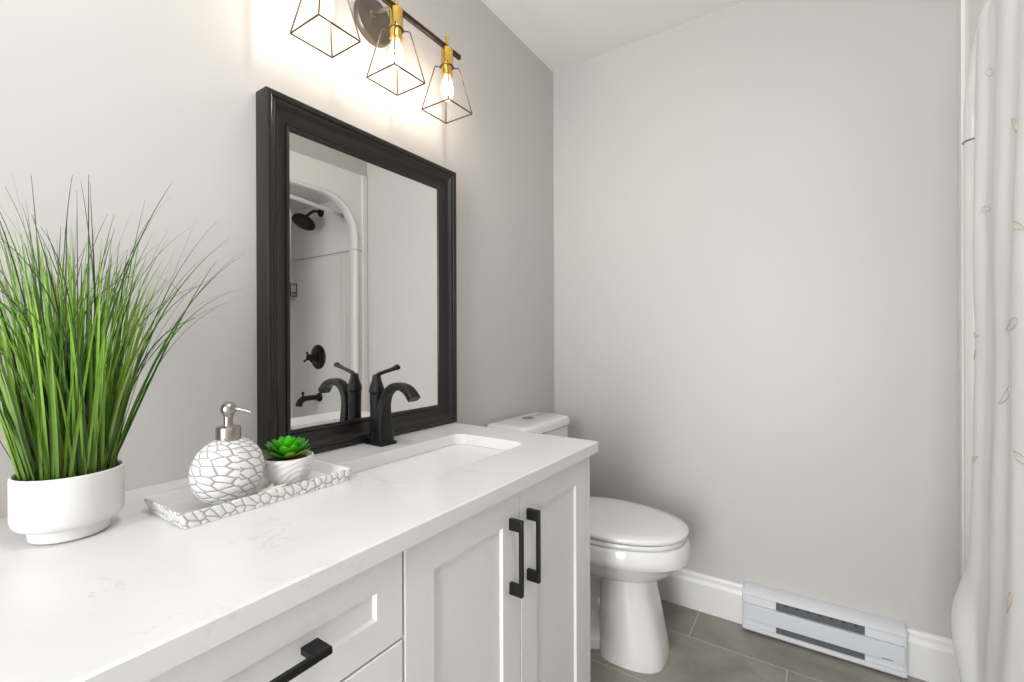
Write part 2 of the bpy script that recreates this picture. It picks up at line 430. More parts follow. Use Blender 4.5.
b = NB(); tube(b, spline([(1.888, SE-.012, .72), (1.888, SE-.08, .722), (1.888, SE-.125, .718), (1.888, SE-.150, .70), (1.888, SE-.158, .672)], 6), [.018]*6+[.019]*6+[.021]*6+[.021]*7, 18); obj('spout_body', b, M_bronze, sp, True, angle=50)
b = NB(); axis_lathe(b, [(.006, 0), (.006, .018), (.009, .022), (.009, .030), (.004, .034), (0, .034)], (1.888, SE-.128, .735), (0, 0, 1), 14); obj('diverter_knob', b, M_bronze, sp, True)
# corner caddy high on the far side of the shower
cx0, cx1 = 2.165, 2.243
ca = thing('shower_caddy', 'small black wire caddy in the shower corner seen in the mirror', 'caddy', (2.2, SE-.02, 1.44))
b = NB()
for z in (1.445, 1.47, 1.535):
    tube(b, [(cx1, SE-.004, z), (cx0, SE-.004, z), (cx0, SE-.05, z), (cx1, SE-.09, z), (cx1, SE-.004, z)], .0028, 6)
for x, y in ((cx0, SE-.004), (cx0, SE-.05), (cx1, SE-.09), (cx1, SE-.004)): tube(b, [(x, y, 1.442), (x, y, 1.538)], .0028, 6)
obj('wire_frame', b, M_black, ca, True)
b = NB(); quad(b, (cx1, SE-.004, 1.446), (cx0, SE-.004, 1.446), (cx0, SE-.05, 1.446), (cx1, SE-.09, 1.446)); obj('shelf', b, M_black, ca)

# ------------------------------------------------------------------ curved rod, curtain
Y0R, Y1R = SN+.004, SE-.002
def rodx(y): t = (y-1.2425)/(.6875); return 1.609-.150*(1-t*t)
ROD = 1.942
ro = thing('curtain_rod', 'white curved shower curtain rod across the top of the tub opening', 'curtain rod', (1.609, Y1R, ROD))
b = NB(); tube(b, [(rodx(Y0R+(Y1R-Y0R)*k/30), Y0R+(Y1R-Y0R)*k/30, ROD) for k in range(31)], .0125, 14); obj('pole', b, M_trim, ro, True)
b = NB(); axis_lathe(b, [(0, 0), (.030, 0), (.030, .006), (.017, .022), (.015, .03)], (1.609, Y1R, ROD), (0, -1, 0)); obj('bracket', b, M_trim, ro, True, angle=40)
b = NB(); axis_lathe(b, [(0, 0), (.030, 0), (.030, .006), (.017, .022), (.015, .03)], (1.609, Y0R, ROD), (0, 1, 0)); obj('bracket', b, M_trim, ro, True, angle=40)
YC0, YC1 = .98, 1.418
def curtain(s, z, off=0.):
    """s 0..1 near end to far end"""
    ye = YC1+.012*math.sin(z*4)+.05*smoothstep(.62, .47, z)-.03*smoothstep(.42, .28, z)
    y = YC0+(ye-YC0)*s
    base = rodx(min(y, YC1))
    x = base-.066*smoothstep(1.935, 1.82, z)-.010*smoothstep(1.9, 1.3, z)-.006*smoothstep(1.3, .6, z)
    low = smoothstep(1.8, .3, z)
    ph = s*2*PI*4.0+.4
    x += (.0022+.0018*low)*math.sin(ph+.35*math.sin(z*1.7))
    x += .006*noise.noise(Vector((s*4, z*2.2, 1.7)))+.0015*noise.noise(Vector((s*14, z*9, 4.7)))
    e = smoothstep(.86, 1, s)
    x += -.016*e-.022*e*smoothstep(.66, .46, z)+.012*e*smoothstep(.42, .30, z)
    return Vector((x-off, y, z))
cu = thing('shower_curtain', 'white shower curtain with sparse gold leaf outlines hanging in folds', 'curtain', (1.44, 1.06, .09))
b = NB(); ns, nz = 150, 70
G = [[b.verts.new(curtain(i/ns, .09+(1.925-.09)*j/nz)) for i in range(ns+1)] for j in range(nz+1)]
for j in range(nz):
    for i in range(ns): b.faces.new((G[j][i], G[j][i+1], G[j+1][i+1], G[j+1][i]))
cloth = obj('cloth', b, M_curt, cu, True)
sm = cloth.modifiers.new('thickness', 'SOLIDIFY'); sm.thickness = .0016
for k in range(8):
    y = YC0+(YC1-YC0)*(k+.35)/8
    b = NB(); x = rodx(y); pts = [(x+.022*math.sin(t), y, ROD-.010+.026*math.cos(t)) for t in [2*PI*q/20 for q in range(21)]]
    tube(b, pts, .0018, 8, cap=False); obj('curtain_ring', b, M_chrome, cu, True)
def motif(pts, m, r=.0007):
    b = NB(); P = []
    for i in range(len(pts)-1):
        for q in range(6):
            t = q/6; P.append((pts[i][0]*(1-t)+pts[i+1][0]*t, pts[i][1]*(1-t)+pts[i+1][1]*t))
    P.append(pts[-1])
    tube(b, [curtain(s, z, .0022) for s, z in P], r, 6); return obj('leaf_outline', b, m, cu, True)
def leafshape(s0, z0, ln, wd, ang):
    pts = []
    for k in range(13):
        t = k/12*2*PI; x = (1-math.cos(t))/2*ln; y = wd*math.sin(t)*math.sin(t/2)
        dx = x*math.cos(ang)-y*math.sin(ang); dz = x*math.sin(ang)+y*math.cos(ang)
        pts.append((min(1, s0+dx/.44), z0+dz))
    return pts
for s0, z0, ln, wd, ang, m_ in ((.80, 1.66, .05, .010, .5, M_silver), (.55, 1.52, .06, .012, 3.8, M_gold), (.80, 1.38, .05, .008, .2, M_silver), (.35, 1.30, .05, .009, .4, M_gold),
        (.93, 1.12, .035, .007, .1, M_gold), (.95, 1.09, .025, .005, -1.0, M_gold), (.55, 1.13, .07, .012, 2.9, M_silver), (.91, .86, .04, .007, -.5, M_gold), (.60, .99, .06, .010, 2.5, M_silver),
        (.30, .90, .05, .009, .3, M_gold), (.45, .62, .05, .01, 2.0, M_gold), (.55, .36, .05, .012, .4, M_gold), (.15, 1.05, .05, .01, .9, M_gold), (.15, .5, .05, .01, 2.9, M_gold), (.15, 1.6, .05, .01, .5, M_gold)):
    motif(leafshape(s0, z0, ln, wd, ang), m_)

# ------------------------------------------------------------------ vanity cabinet
FX = .540   # carcass front; doors sit on it, faces at .558
CY1 = 1.19; CY0 = -.30
va_ = thing('vanity_cabinet', 'white shaker vanity cabinet under the quartz countertop', 'cabinet', (.27, .45, 0))
b = NB(); box(b, .002, FX-.002, CY0, CY1, .10, HC-.031, .001); box(b, .002, FX-.07, CY0, CY1-.01, .0, .10); obj('body', b, M_cab, va_)
b = NB(); box(b, FX-.002, FX-.0005, CY0+.004, CY1-.004, .11, HC-.033); obj('gap_backing', b, M_cabin, va_)
def shaker(name, y0, y1, z0, z1, rail=.065, depth=.006):
    bm = NB(); x0, x1 = FX, .558
    e = .0015
    o = [(y0, z0), (y1, z0), (y1, z1), (y0, z1)]
    def ring(ins, x): return [(x, y0+ins, z0+ins), (x, y1-ins, z0+ins), (x, y1-ins, z1-ins), (x, y0+ins, z1-ins)]
    rings = [ring(0, x0), ring(0, x1-e), ring(e, x1), ring(rail, x1), ring(rail+.0035, x1-depth)]
    ringloft(bm, rings)
    return obj(name, bm, M_cab, va_)
def pull_v(parent, y, z0, z1):
    bm = NB(); t = .0047
    box(bm, .5578, .5895, y-t, y+t, z0, z0+.024, .0015); box(bm, .5578, .5895, y-t, y+t, z1-.024, z1, .0015)
    box(bm, .5820, .5895, y-t, y+t, z0+.02, z1-.02, .0012)
    return obj('handle', bm, M_black, parent)
def pull_h(parent, z, y0, y1):
    bm = NB(); t = .0047
    box(bm, .5578, .5895, y0, y0+.024, z-t, z+t, .0015); box(bm, .5578, .5895, y1-.024, y1, z-t, z+t, .0015)
    box(bm, .5820, .5895, y0+.02, y1-.02, z-t, z+t, .0012)
    return obj('handle', bm, M_black, parent)
ZT = HC-.034
d1 = shaker('door', .4975, .8275, .115, ZT); pull_v(d1, .789, .588, .745)
d2 = shaker('door', .8305, 1.165, .115, ZT); pull_v(d2, .857, .588, .745)
b = NB(); box(b, FX, .5575, 1.168, 1.189, .10, ZT, .001); obj('end_filler', b, M_cab, va_)
for k, (z0, z1) in enumerate(((.6565, ZT), (.388, .6530), (.115, .3845))):
    d = shaker('drawer', .085, .4935, z0, z1, .050)
    zc = (z0+z1)/2+.008; pull_h(d, zc-.005 if k == 0 else zc+.04, .193, .349)
shaker('door', CY0+.003, .0815, .115, ZT)

# countertop with cut-out
ct = thing('countertop', 'white quartz countertop with faint grey veins on the vanity', 'countertop', (.29, .45, HC-.03))
b = NB()
X1, Y1c, Y0c = .578, 1.2012, CY0-.01
sx0, sx1, sy0, sy1 = .178, .422, .622, 1.072
no = 7
def hole(z, ins=0): return rrect(sx0-ins, sx1+ins, sy0-ins, sy1+ins, .030+ins, z, no)
def outerring(z, e=0):
    # one outer point for every hole point, projected to a rectangle
    pts = []; H = hole(z); cx, cy = (sx0+sx1)/2, (sy0+sy1)/2
    n4 = len(H)//4; rc_ = [(X1-e, Y1c-e), (.001, Y1c-e), (.001, Y0c+e), (X1-e, Y0c+e)]
    for q in range(4):
        cxr, cyr = rc_[q]
        for k in range(n4):
            hx, hy, _ = H[q*n4+k]
            if k == n4//2: pts.append((cxr, cyr, z))
            else:
                vert = (k < n4//2) == (q % 2 == 0)   # first half of corner 0 lies on the +X side
                pts.append((cxr, hy, z) if vert else (hx, cyr, z))
    return pts
zb = HC-.030
rings = [hole(zb), hole(HC-.001), hole(HC, .0012), outerring(HC, .003), outerring(HC-.003), outerring(zb+.001), outerring(zb)]
ringloft(b, rings+[hole(zb)], cap0=False, cap1=False)
bmesh.ops.remove_doubles(b, verts=b.verts, dist=1e-6)
obj('slab', b, M_quartz, ct, False)
sk = thing('sink', 'white undermount rectangular sink set under the countertop opening', 'sink', ((sx0+sx1)/2, (sy0+sy1)/2, .69))
b = NB(); o_ = .004
rings = [rrect(sx0-.02, sx1+.02, sy0-.02, sy1+.02, .04, zb-.0015), rrect(sx0-o_, sx1+o_, sy0-o_, sy1+o_, .034, zb-.0015), rrect(sx0-o_+.001, sx1+o_-.001, sy0-o_+.001, sy1+o_-.001, .034, zb-.006),
         rrect(sx0+.008, sx1-.008, sy0+.01, sy1-.012, .04, zb-.075), rrect(sx0+.02, sx1-.02, sy0+.022, sy1-.026, .05, zb-.108), rrect(sx0+.05, sx1-.05, sy0+.06, sy1-.06, .05, zb-.118)]
rings += [rrect(sx0+.09, sx1-.09, sy0+.17, sy1-.17, .03, zb-.122)]
rev = [rrect(sx0-.02, sx1+.02, sy0-.02, sy1+.02, .04, zb-.012), rrect(sx0-.012, sx1+.012, sy0-.012, sy1+.012, .04, zb-.09), rrect(sx0+.03, sx1-.03, sy0+.04, sy1-.04, .04, zb-.130)]
ringloft(b, rev[::-1]+rings)
obj('basin', b, M_porc, sk, True, angle=45)
b = NB(); lathe(b, [(0, -.002), (.024, -.002), (.030, .001), (.026, .004), (.016, .004), (.014, .008), (0, .009)], ((sx0+sx1)/2, (sy0+sy1)/2, zb-.120), 28); obj('drain', b, M_chrome, sk, True, angle=40)

# ------------------------------------------------------------------ faucet
fa = thing('faucet', 'matte black single lever faucet with an arched spout behind the sink', 'faucet', (.09, .845, HC))
b = NB(); box(b, .056, .126, .818, .872, HC+.0003, HC+.009, .002); obj('base_plate', b, M_black, fa)
# handle column
b = NB(); lathe(b, [(.021, .008), (.0185, .03), (.0175, .09), (.0185, .135), (.0170, .137), (.0190, .139), (.0202, .146), (.0185, .156), (.0145, .167), (.0120, .176), (.0110, .184), (.0085, .190), (0, .191)], (.076, .845, HC), 28, 1.0, 1.05); obj('column', b, M_black, fa, True, angle=35)
b = NB()
lp = spline([(.072, .845, 1.012), (.085, .845, 1.022), (.11, .845, 1.030), (.14, .845, 1.038), (.162, .845, 1.045)], 5)
rings = []
for i, p in enumerate(lp):
    t = i/(len(lp)-1); wd = .0080-.0015*math.sin(t*PI)+.0030*smoothstep(.7, .95, t); th = .0068-.002*math.sin(t*PI)+.0012*smoothstep(.8, 1, t)
    if i == len(lp)-1: wd *= .6; th *= .6
    rings.append([(p[0]-.3*th*math.sin(a_), p[1]+wd*math.cos(a_), p[2]+th*math.sin(a_)) for a_ in [2*PI*k/14 for k in range(14)]])
ringloft(b, rings); obj('lever', b, M_black, fa, True)
# spout: ribbon section swept along an arch in XZ
b = NB()
cl = spline([(.104, 0, .838), (.103, 0, .872), (.103, 0, .910), (.108, 0, .945), (.124, 0, .975), (.150, 0, .9915), (.180, 0, .992), (.205, 0, .981), (.222, 0, .962)], 6)
rings = []; nn = len(cl)
for i, p in enumerate(cl):
    t = i/(nn-1)
    q = cl[min(i+1, nn-1)]-cl[max(i-1, 0)]; q.normalize(); nx = Vector((-q.z, 0, q.x))  # in-plane normal
    hw = .0262-.0115*smoothstep(0, .55, t)+.0035*smoothstep(.6, 1, t)   # half width along Y
    ht = .0185-.0085*smoothstep(0, .5, t)
    sec = []
    for k in range(24):
        a_ = 2*PI*k/24; e_ = .45
        cy = math.copysign(abs(math.cos(a_))**e_, math.cos(a_)); cz = math.copysign(abs(math.sin(a_))**e_, math.sin(a_))
        sec.append((p.x+nx.x*ht*cz, .845+hw*cy, p.z+nx.z*ht*cz))
    rings.append(sec)
ringloft(b, rings); obj('spout', b, M_black, fa, True, angle=50)

# ------------------------------------------------------------------ mirror
MY0, MY1, MZ0, MZ1 = .5582, 1.215, HC+.0008, 1.696
mi_ = thing('wall_mirror', 'large rectangular mirror in a wide black moulded frame standing on the countertop', 'mirror', (.02, .8845, MZ0))
b = NB()
# profile (inset from outer edge, x)
pf = [(0, .002), (0, .047), (.001, .0495), (.003, .0509), (.010, .0509), (.013, .0495), (.014, .0465), (.0155, .0455), (.019, .0465), (.022, .0455), (.027, .0400), (.036, .0345), (.046, .0315), (.054, .0305), (.056, .0290), (.0575, .0325), (.062, .0335), (.066, .032), (.0668, .030), (.0668, .0245)]
def fring(ins, x): return [(x, MY0+ins*.97, MZ0+ins), (x, MY1-ins*1.09, MZ0+ins), (x, MY1-ins*1.09, MZ1-ins*1.11), (x, MY0+ins*.97, MZ1-ins*1.11)]
ringloft(b, [fring(i, x) for i, x in pf], cap0=False, cap1=False)
# backing
quad(b, *fring(.0, .002))
obj('frame', b, M_frame, mi_, True, angle=25)
b = NB(); quad(b, *fring(.064, .028)); obj('mirror_glass', b, M_mirror, mi_)

# ------------------------------------------------------------------ vanity light
BX, BZ = .12, 2.030
LY = [.662, .880, 1.090]
vl = thing('vanity_light', 'three bulb vanity light with gold wire cage shades on a dark bar above the mirror', 'wall light', (0, .885, 2.05))
b = NB(); axis_lathe(b, [(0, .0005), (.064, .0005), (.066, .004), (.066, .014), (.062, .020), (0, .021)], (0, .895, 2.050), (1, 0, 0), 48); obj('wall_plate', b, M_plate, vl, True, angle=35)
b = NB(); axis_lathe(b, [(.006, .019), (.006, .11), (0, .11)], (0, .880, 2.062), (1, 0, -.17), 14); axis_lathe(b, [(.010, .0), (.010, .004), (0, .005)], (.0205, .880, 2.059), (1, 0, 0), 18); obj('arm', b, M_nickel, vl, True, angle=35)
b = NB(); box(b, BX-.006, BX+.006, .60, 1.152, BZ+.000, BZ+.013, .0012); obj('bar', b, M_bar, vl)
HB = BZ+.019
for y in LY:
    b = NB(); lathe(b, [(.0055, .0), (.0055, .054), (.0045, .056), (0, .056)], (BX, y, 2.018), 12); obj('stem', b, M_brass, vl, True, angle=40)
    b = NB(); lathe(b, [(0, .047), (.017, .047), (.0185, .045), (.0185, .0), (.0195, -.002), (.0195, -.008), (.0185, -.010), (.0170, -.014), (.0170, -.036), (.0155, -.038), (.0155, -.02), (0, -.018)], (BX, y, 1.986), 28)
    so = obj('socket', b, M_brass, vl, True, angle=35)
    # cage
    b = NB(); zt, zb_ = 1.975, 1.836; sb, st = .0555, .027
    r = .0021
    bc = [(BX+dx*sb, y+dy*sb, zb_) for dx, dy in ((1, -1), (1, 1), (-1, 1), (-1, -1))]
    tc_ = [(BX+dx*st, y+dy*st, zt-.003) for dx, dy in ((1, -1), (1, 1), (-1, 1), (-1, -1))]
    for k in range(4):
        tube(b, [bc[k], bc[(k+1) % 4]], r, 6)
        c_ = Vector(tc_[k]); i_ = Vector((BX, y, zt)); d_ = (i_-c_).normalized()
        tube(b, [bc[k], c_, c_+Vector((0, 0, .003))+d_*.003, Vector((BX, y, zt))-d_*.016], r, 6)
    lathe(b, [(.0185, 0), (.0215, .0), (.0215, .003), (.0185, .003)], (BX, y, zt-.001), 24)
    obj('cage_shade', b, M_cage, vl, True, angle=40)
    b = NB(); lathe(b, [(.010, -.036), (.011, -.044), (.017, -.060), (.0205, -.078), (.0195, -.095), (.013, -.110), (.006, -.116), (0, -.117)], (BX, y, 1.986), 20)
    bl = obj('bulb', b, M_env, vl, True)
    b = NB(); axis_lathe(b, [(.0, -.048), (.0045, -.050), (.0055, -.060), (.0055, -.088), (.0035, -.096), (0, -.098)], (BX, y, 1.986), (0, 0, 1), 12); obj('filament', b, M_bulb, bl, True)

# unseen flush ceiling lamp, added as soft fill for the room
cl_ = thing('ceiling_fill', 'round flush white ceiling lamp, unseen, added as fill light', 'fill light', (1.0, .30, CZ))
b = NB(); lathe(b, [(.215, 0), (.215, -.02), (.205, -.028), (.195, -.028)], (1.0, .30, CZ-.0005), 48, cap1=False); obj('rim', b, M_trim, cl_, True, angle=40)
b = NB(); lathe(b, [(.198, -.022), (.190, -.045), (.155, -.066), (.09, -.078), (.0, -.082)], (1.0, .30, CZ), 40); obj('diffuser', b, M_dome, cl_, True)

# ------------------------------------------------------------------ toilet
TY = 1.612
to = thing('toilet', 'white two piece toilet with closed elongated lid beside the vanity', 'toilet', (.36, TY, 0))
def egg(x0, x1, hw, z, n=44, cx=None, p=2.25):
    cx = cx if cx is not None else x0+(x1-x0)*.44
    pts = []
    for k in range(n):
        t = 2*PI*k/n; c = math.cos(t); s = math.sin(t)
        c_ = math.copysign(abs(c)**(2/p), c); s_ = math.copysign(abs(s)**(2/p), s)
        pts.append((cx+(x1-cx if c > 0 else cx-x0)*(c if c > 0 else c_), TY+hw*s_*(1 if c < 0 else 1), z))
    return pts
# bowl with rim band
b = NB()
ringloft(b, [egg(.28, .60, .085, 0.2670), egg(.26, .632, .112, 0.2850), egg(.24, .668, .142, 0.3110), egg(.21, .698, .167, 0.3390), egg(.20, .714, .179, 0.3590), egg(.196, .724, .185, 0.3640), egg(.196, .726, .187, 0.3810), egg(.196, .723, .186, 0.4190), egg(.20, .716, .181, 0.4250), egg(.22, .69, .15, 0.4250)])
obj('bowl', b, M_porc, to, True, angle=50)
# pedestal
b = NB()
ringloft(b, [egg(.428, .652, .110, .0, p=3.4), egg(.428, .654, .111, .010, p=3.4), egg(.428, .647, .107, .06, p=3.4), egg(.428, .629, .106, .15, p=3.4), egg(.428, .612, .101, .23, p=3.2), egg(.428, .606, .100, .290, p=3)])
obj('pedestal', b, M_porc, to, True, angle=60)
b = NB()
ringloft(b, [egg(.06, .46, .105, .0, p=3), egg(.06, .46, .105, .028, p=3), egg(.065, .46, .098, .036, p=3), egg(.09, .46, .052, .06), egg(.10, .46, .045, .20), egg(.11, .46, .060, .30), egg(.07, .46, .11, .345), egg(.03, .46, .13, .37), egg(.02, .40, .13, .40)])
obj('trapway_base', b, M_porc, to, True, angle=60)
b = NB(); ringloft(b, [egg(.225, .712, 0.1800, 0.4275), egg(.222, .716, 0.1840, 0.4300), egg(.222, .718, 0.1850, 0.4390), egg(.225, .714, 0.1820, 0.4435)]); obj('seat', b, M_seat, to, True, angle=50)
b = NB(); ringloft(b, [egg(.222, .716, 0.1830, 0.4465), egg(.219, .722, 0.1870, 0.4500), egg(.219, .723, 0.1880, 0.4590), egg(.224, .717, 0.1830, 0.4655), egg(.25, .68, 0.1540, 0.4690), egg(.33, .58, 0.0840, 0.4702)]); obj('lid', b, M_seat, to, True, angle=60)
for s in (-1, 1):
    b = NB(); axis_lathe(b, [(0, -.022), (.011, -.022), (.011, .022), (0, .022)], (.222, TY+s*.07, .448), (0, 1, 0), 16); obj('hinge', b, M_seat, to, True, angle=40)
b = NB(); ringloft(b, [rrect(.030, .180, TY-.175, TY+.175, .035, .40), rrect(.024, .190, TY-.178, TY+.170, .035, .44), rrect(.018, .196, TY-.190, TY+.182, .035, .750)]); obj('tank', b, M_porc, to, True, angle=50)
b = NB(); ringloft(b, [rrect(.012, .196, TY-.190, TY+.182, .03, .751), rrect(.008, .204, TY-.199, TY+.181, .035, .755), rrect(.008, .204, TY-.199, TY+.181, .035, .778), rrect(.012, .198, TY-.194, TY+.176, .032, .788), rrect(.024, .186, TY-.182, TY+.165, .025, .7915), rrect(.05, .16, TY-.16, TY+.16, .02, .7925)])
ld = obj('tank_lid', b, M_porc, to, True, angle=60)
b = NB(); lathe(b, [(.0, -.001), (.026, -.001), (.027, .002), (.024, .0045), (.0, .0045)], (.100, TY-.010, .7925), 28); fb = obj('flush_button', b, M_chrome, to, True, angle=40)
b = NB(); box(b, .0985, .1015, TY-.033, TY+.013, .7967, .7975); obj('button_divide', b, M_cabin, fb)

# ------------------------------------------------------------------ baseboard heater
hx0, hx1 = .843, 1.330
he = thing('baseboard_heater', 'low white electric baseboard heater on the back wall', 'heater', ((hx0+hx1)/2, D, .008))
b = NB(); HT = .166; HB_ = .008; yb = D-.0005
# back shell with sloping top, rounded ends
sec = [(0, HB_), (.054, HB_), (.0585, HB_+.006), (.0585, .026), (.052, .028), (.052, .142), (.0585, .144), (.0585, .148), (.050, .156), (.012, HT), (0, HT)]
xs_ = [(hx0, .86), (hx0+.004, .95), (hx0+.012, 1.0), (hx1-.012, 1.0), (hx1-.004, .95), (hx1, .86)]
ringloft(b, [[(x, yb-p*sc, HB_+(z-HB_)*(1-(1-sc)*.25)) for p, z in sec] for x, sc in xs_])
obj('housing', b, M_heat, he, True, angle=30)
b = NB(); box(b, .957, 1.218, yb-.0535, yb-.050, .112, .141); obj('upper_outlet_slot', b, M_dark, he)
b = NB(); box(b, .957, 1.218, yb-.0535, yb-.050, .0275, .056); obj('lower_intake_slot', b, M_dark, he)
for k in range(12):
    pass
M_hole = mat('slot_shadow', (.02, .02, .02), .8)
for k in range(7):
    b = NB(); box(b, .985+k*.034, .993+k*.034, yb-.0545, yb-.0532, .134, .139); obj('vent_hole', b, M_hole, he)
for x0_, x1_ in ((hx0+.012, .955), (1.220, hx1-.012)):
    for z0_, z1_ in ((.112, .139), (.029, .053)):
        b = NB(); box(b, x0_, x1_, yb-.0545, yb-.050, z0_, z1_, .001); obj('end_inset', b, M_heat, he)
b = NB(); box(b, hx0+.006, hx1-.008, yb-.064, yb-.0525, .054, .111, .0025, 3); fp = obj('front_panel', b, M_heatp, he)
b = NB(); box(b, 1.262, 1.290, yb-.0646, yb-.0636, .0575, .0605); obj('logo_plate', b, mat('logo_grey', (.16, .17, .18), .5), fp)

# ------------------------------------------------------------------ potted grass
PX_, PY_ = .172, .199
pg = thing('potted_grass', 'tall green artificial grass in a white ribbed ceramic pot on the countertop', 'plant', (PX_, PY_, HC))
b = NB()
prof = [(0, .0008), (.043, .0008), (.0465, .003), (.0475, .016), (.049, .019), (.058, .021), (.063, .025), (.0655, .033), (.0655, .090), (.065, .0935), (.063, .095), (.0605, .0935), (.060, .090), (.060, .078), (0, .078)]
seg = 160; rings = []
for r_, z_ in prof:
    rib = .0012 if .030 < z_ < .091 and r_ > .064 else 0
    rings.append([(PX_+(r_*.95-rib*(k % 2))*math.cos(2*PI*k/seg), PY_+(r_*.95-rib*(k % 2))*math.sin(2*PI*k/seg), HC+z_) for k in range(seg)])
ringloft(b, rings); obj('pot', b, M_potw, pg, True, angle=50)
b = NB(); lathe(b, [(.0, .0785), (.0565, .0785), (.0565, .082), (.04, .086), (0, .087)], (PX_, PY_, HC), 30); obj('moss_fill', b, M_soil, pg, True)
b = NB(); cl_layer = b.loops.layers.color.new('blade')
G1 = [(.50, .68, .20), (.42, .60, .15), (.62, .76, .32), (.26, .40, .10), (.72, .82, .48), (.47, .65, .18), (.56, .74, .24)]
def blade(bm, base, dirv, L, w, curl, col, tip, n=12, droop=None):
    """tapered V-section ribbon; curl adds bend along dirv"""
    pts = []; d = Vector((dirv[0], dirv[1], 0)); dl = d.length; dn = d.normalized() if dl > 1e-5 else Vector((1, 0, 0))
    p = Vector(base); ang = math.atan(dl)
    pts.append(p.copy())
    st = L/n
    for i in range(n):
        t = (i+1)/n
        a_ = ang+curl*(t**2.4)
        p = p+Vector((dn.x*math.sin(a_), dn.y*math.sin(a_), math.cos(a_)))*st
        pts.append(p.copy())
    side = Vector((-dn.y, dn.x, 0))
    rot = random.uniform(-1.0, 1.0)
    rows = []
    for i, q in enumerate(pts):
        t = i/n; ww = w*(.55+.45*smoothstep(0, .15, t))*(1-t**1.6)*.5+.00022
        s = side*math.cos(rot)+dn*math.sin(rot)
        m_ = Vector((0, 0, 1)).cross(s)
        rows.append([bm.verts.new(q-s*ww), bm.verts.new(q+m_*ww*.35), bm.verts.new(q+s*ww)])
    for i in range(n):
        t = (i+.5)/n
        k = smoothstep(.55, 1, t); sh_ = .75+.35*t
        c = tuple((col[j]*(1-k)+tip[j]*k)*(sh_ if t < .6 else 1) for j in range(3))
        for s0 in (0, 1):
            f = bm.faces.new((rows[i][s0], rows[i][s0+1], rows[i+1][s0+1], rows[i+1][s0]))
            for lp_ in f.loops: lp_[cl_layer] = (*c, 1)
def clampbase():
    r_ = .051*math.sqrt(random.random()); a_ = random.uniform(0, 2*PI); return r_*math.cos(a_), r_*math.sin(a_)
def wallsafe(bx, dx, L):
    return max(dx, -(bx-.02)/max(L, .01)*1.0)
for k in range(330):
    bx, by = clampbase()
    L = random.triangular(.20, .40, .33)
    dx = bx*3.2+random.gauss(0, .06); dy = by*2.7+random.gauss(0, .06)-.02
    curl = random.uniform(0, .5)
    X = PX_+bx
    dx = max(dx, -(X-.03)/(L*1.15))
    if dx < 0: curl *= .3
    c = random.choice(G1); tip = tuple(q*.9 for q in c) if random.random() < .85 else (.26, .34, .15)
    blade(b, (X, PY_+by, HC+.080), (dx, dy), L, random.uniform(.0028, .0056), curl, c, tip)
# long wispy blades with curling dark tips
for k in range(100):
    bx, by = clampbase(); L = random.uniform(.34, .46)
    dx = bx*3+random.gauss(0, .07); dy = by*3.6+random.gauss(0, .10)-.02; X = PX_+bx
    dx = max(dx, -(X-.04)/(L*1.2))
    curl = random.choice((random.uniform(.1, .7), random.uniform(.8, 2.2)))
    if dx < .0: curl = min(curl, .5)
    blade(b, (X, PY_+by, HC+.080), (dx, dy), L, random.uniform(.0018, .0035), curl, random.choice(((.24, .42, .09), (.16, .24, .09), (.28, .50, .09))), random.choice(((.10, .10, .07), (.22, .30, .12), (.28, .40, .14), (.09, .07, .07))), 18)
# few set blades leaning out to the right as in the photo
for dx, dy, L, cu_, w_ in ((.06, .36, .38, .15, .0042), (.10, .30, .42, .5, .0035), (.05, .24, .44, .1, .003), (.0, .30, .38, .9, .003), (.10, -.16, .46, 2.3, .0035), (.16, -.10, .44, 2.6, .003), (.05, .02, .45, 2.2, .003), (.12, -.22, .42, 2.0, .0035)):
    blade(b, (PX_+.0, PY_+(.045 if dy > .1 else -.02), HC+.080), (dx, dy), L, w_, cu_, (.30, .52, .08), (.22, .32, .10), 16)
obj('grass_blades', b, M_grass, pg, True, recalc=False)

# ------------------------------------------------------------------ tray, dispenser, succulent, starfish
tr = thing('decor_tray', 'long rectangular white tray with grey scale pattern edge on the countertop', 'tray', (.232, .442, HC))
b = NB()
def rc4(x0, x1, y0, y1, z): return rrect(x0, x1, y0, y1, .004, z, 2)
rr_ = [rc4(.166, .301, .297, .586, HC+.0006), rc4(.156, .303, .291, .594, HC+.0225), rc4(.158, .301, .293, .592, HC+.0240), rc4(.162, .297, .297, .588, HC+.0225), rc4(.172, .291, .306, .578, HC+.006)]
RV = ringloft(b, rr_)
uv = b.loops.layers.uv.new('pattern')
nR = len(RV[0]); per = [0]
for k in range(nR): per.append(per[-1]+(RV[0][k].co-RV[0][(k+1) % nR].co).length)
idx = {v: (q, k) for q, R__ in enumerate(RV) for k, v in enumerate(R__)}
for f in b.faces:
    qs = [idx[l.vert][0] for l in f.loops]
    f.material_index = 0 if max(qs) <= 2 else 1
    ks = [idx[l.vert][1] for l in f.loops]
    wrap = max(ks)-min(ks) > 1
    for l in f.loops:
        q, k = idx[l.vert]; kk = nR if (wrap and k == 0) else k
        v_ = (l.vert.co.z-HC)/.0135; u_ = per[kk]/.0135
        l[uv].uv = (u_+.3*v_, v_+.35)
tb = obj('tray_body', b, [M_tray, M_trayin], tr)
TZ = HC+.0063
dx_, dy_ = .247, .384
di = thing('soap_dispenser', 'round white scale patterned soap dispenser with a brushed nickel pump on the tray', 'soap dispenser', (dx_, dy_, TZ))
b = NB(); H_ = .110
rings = []
nv, nu = 30, 48
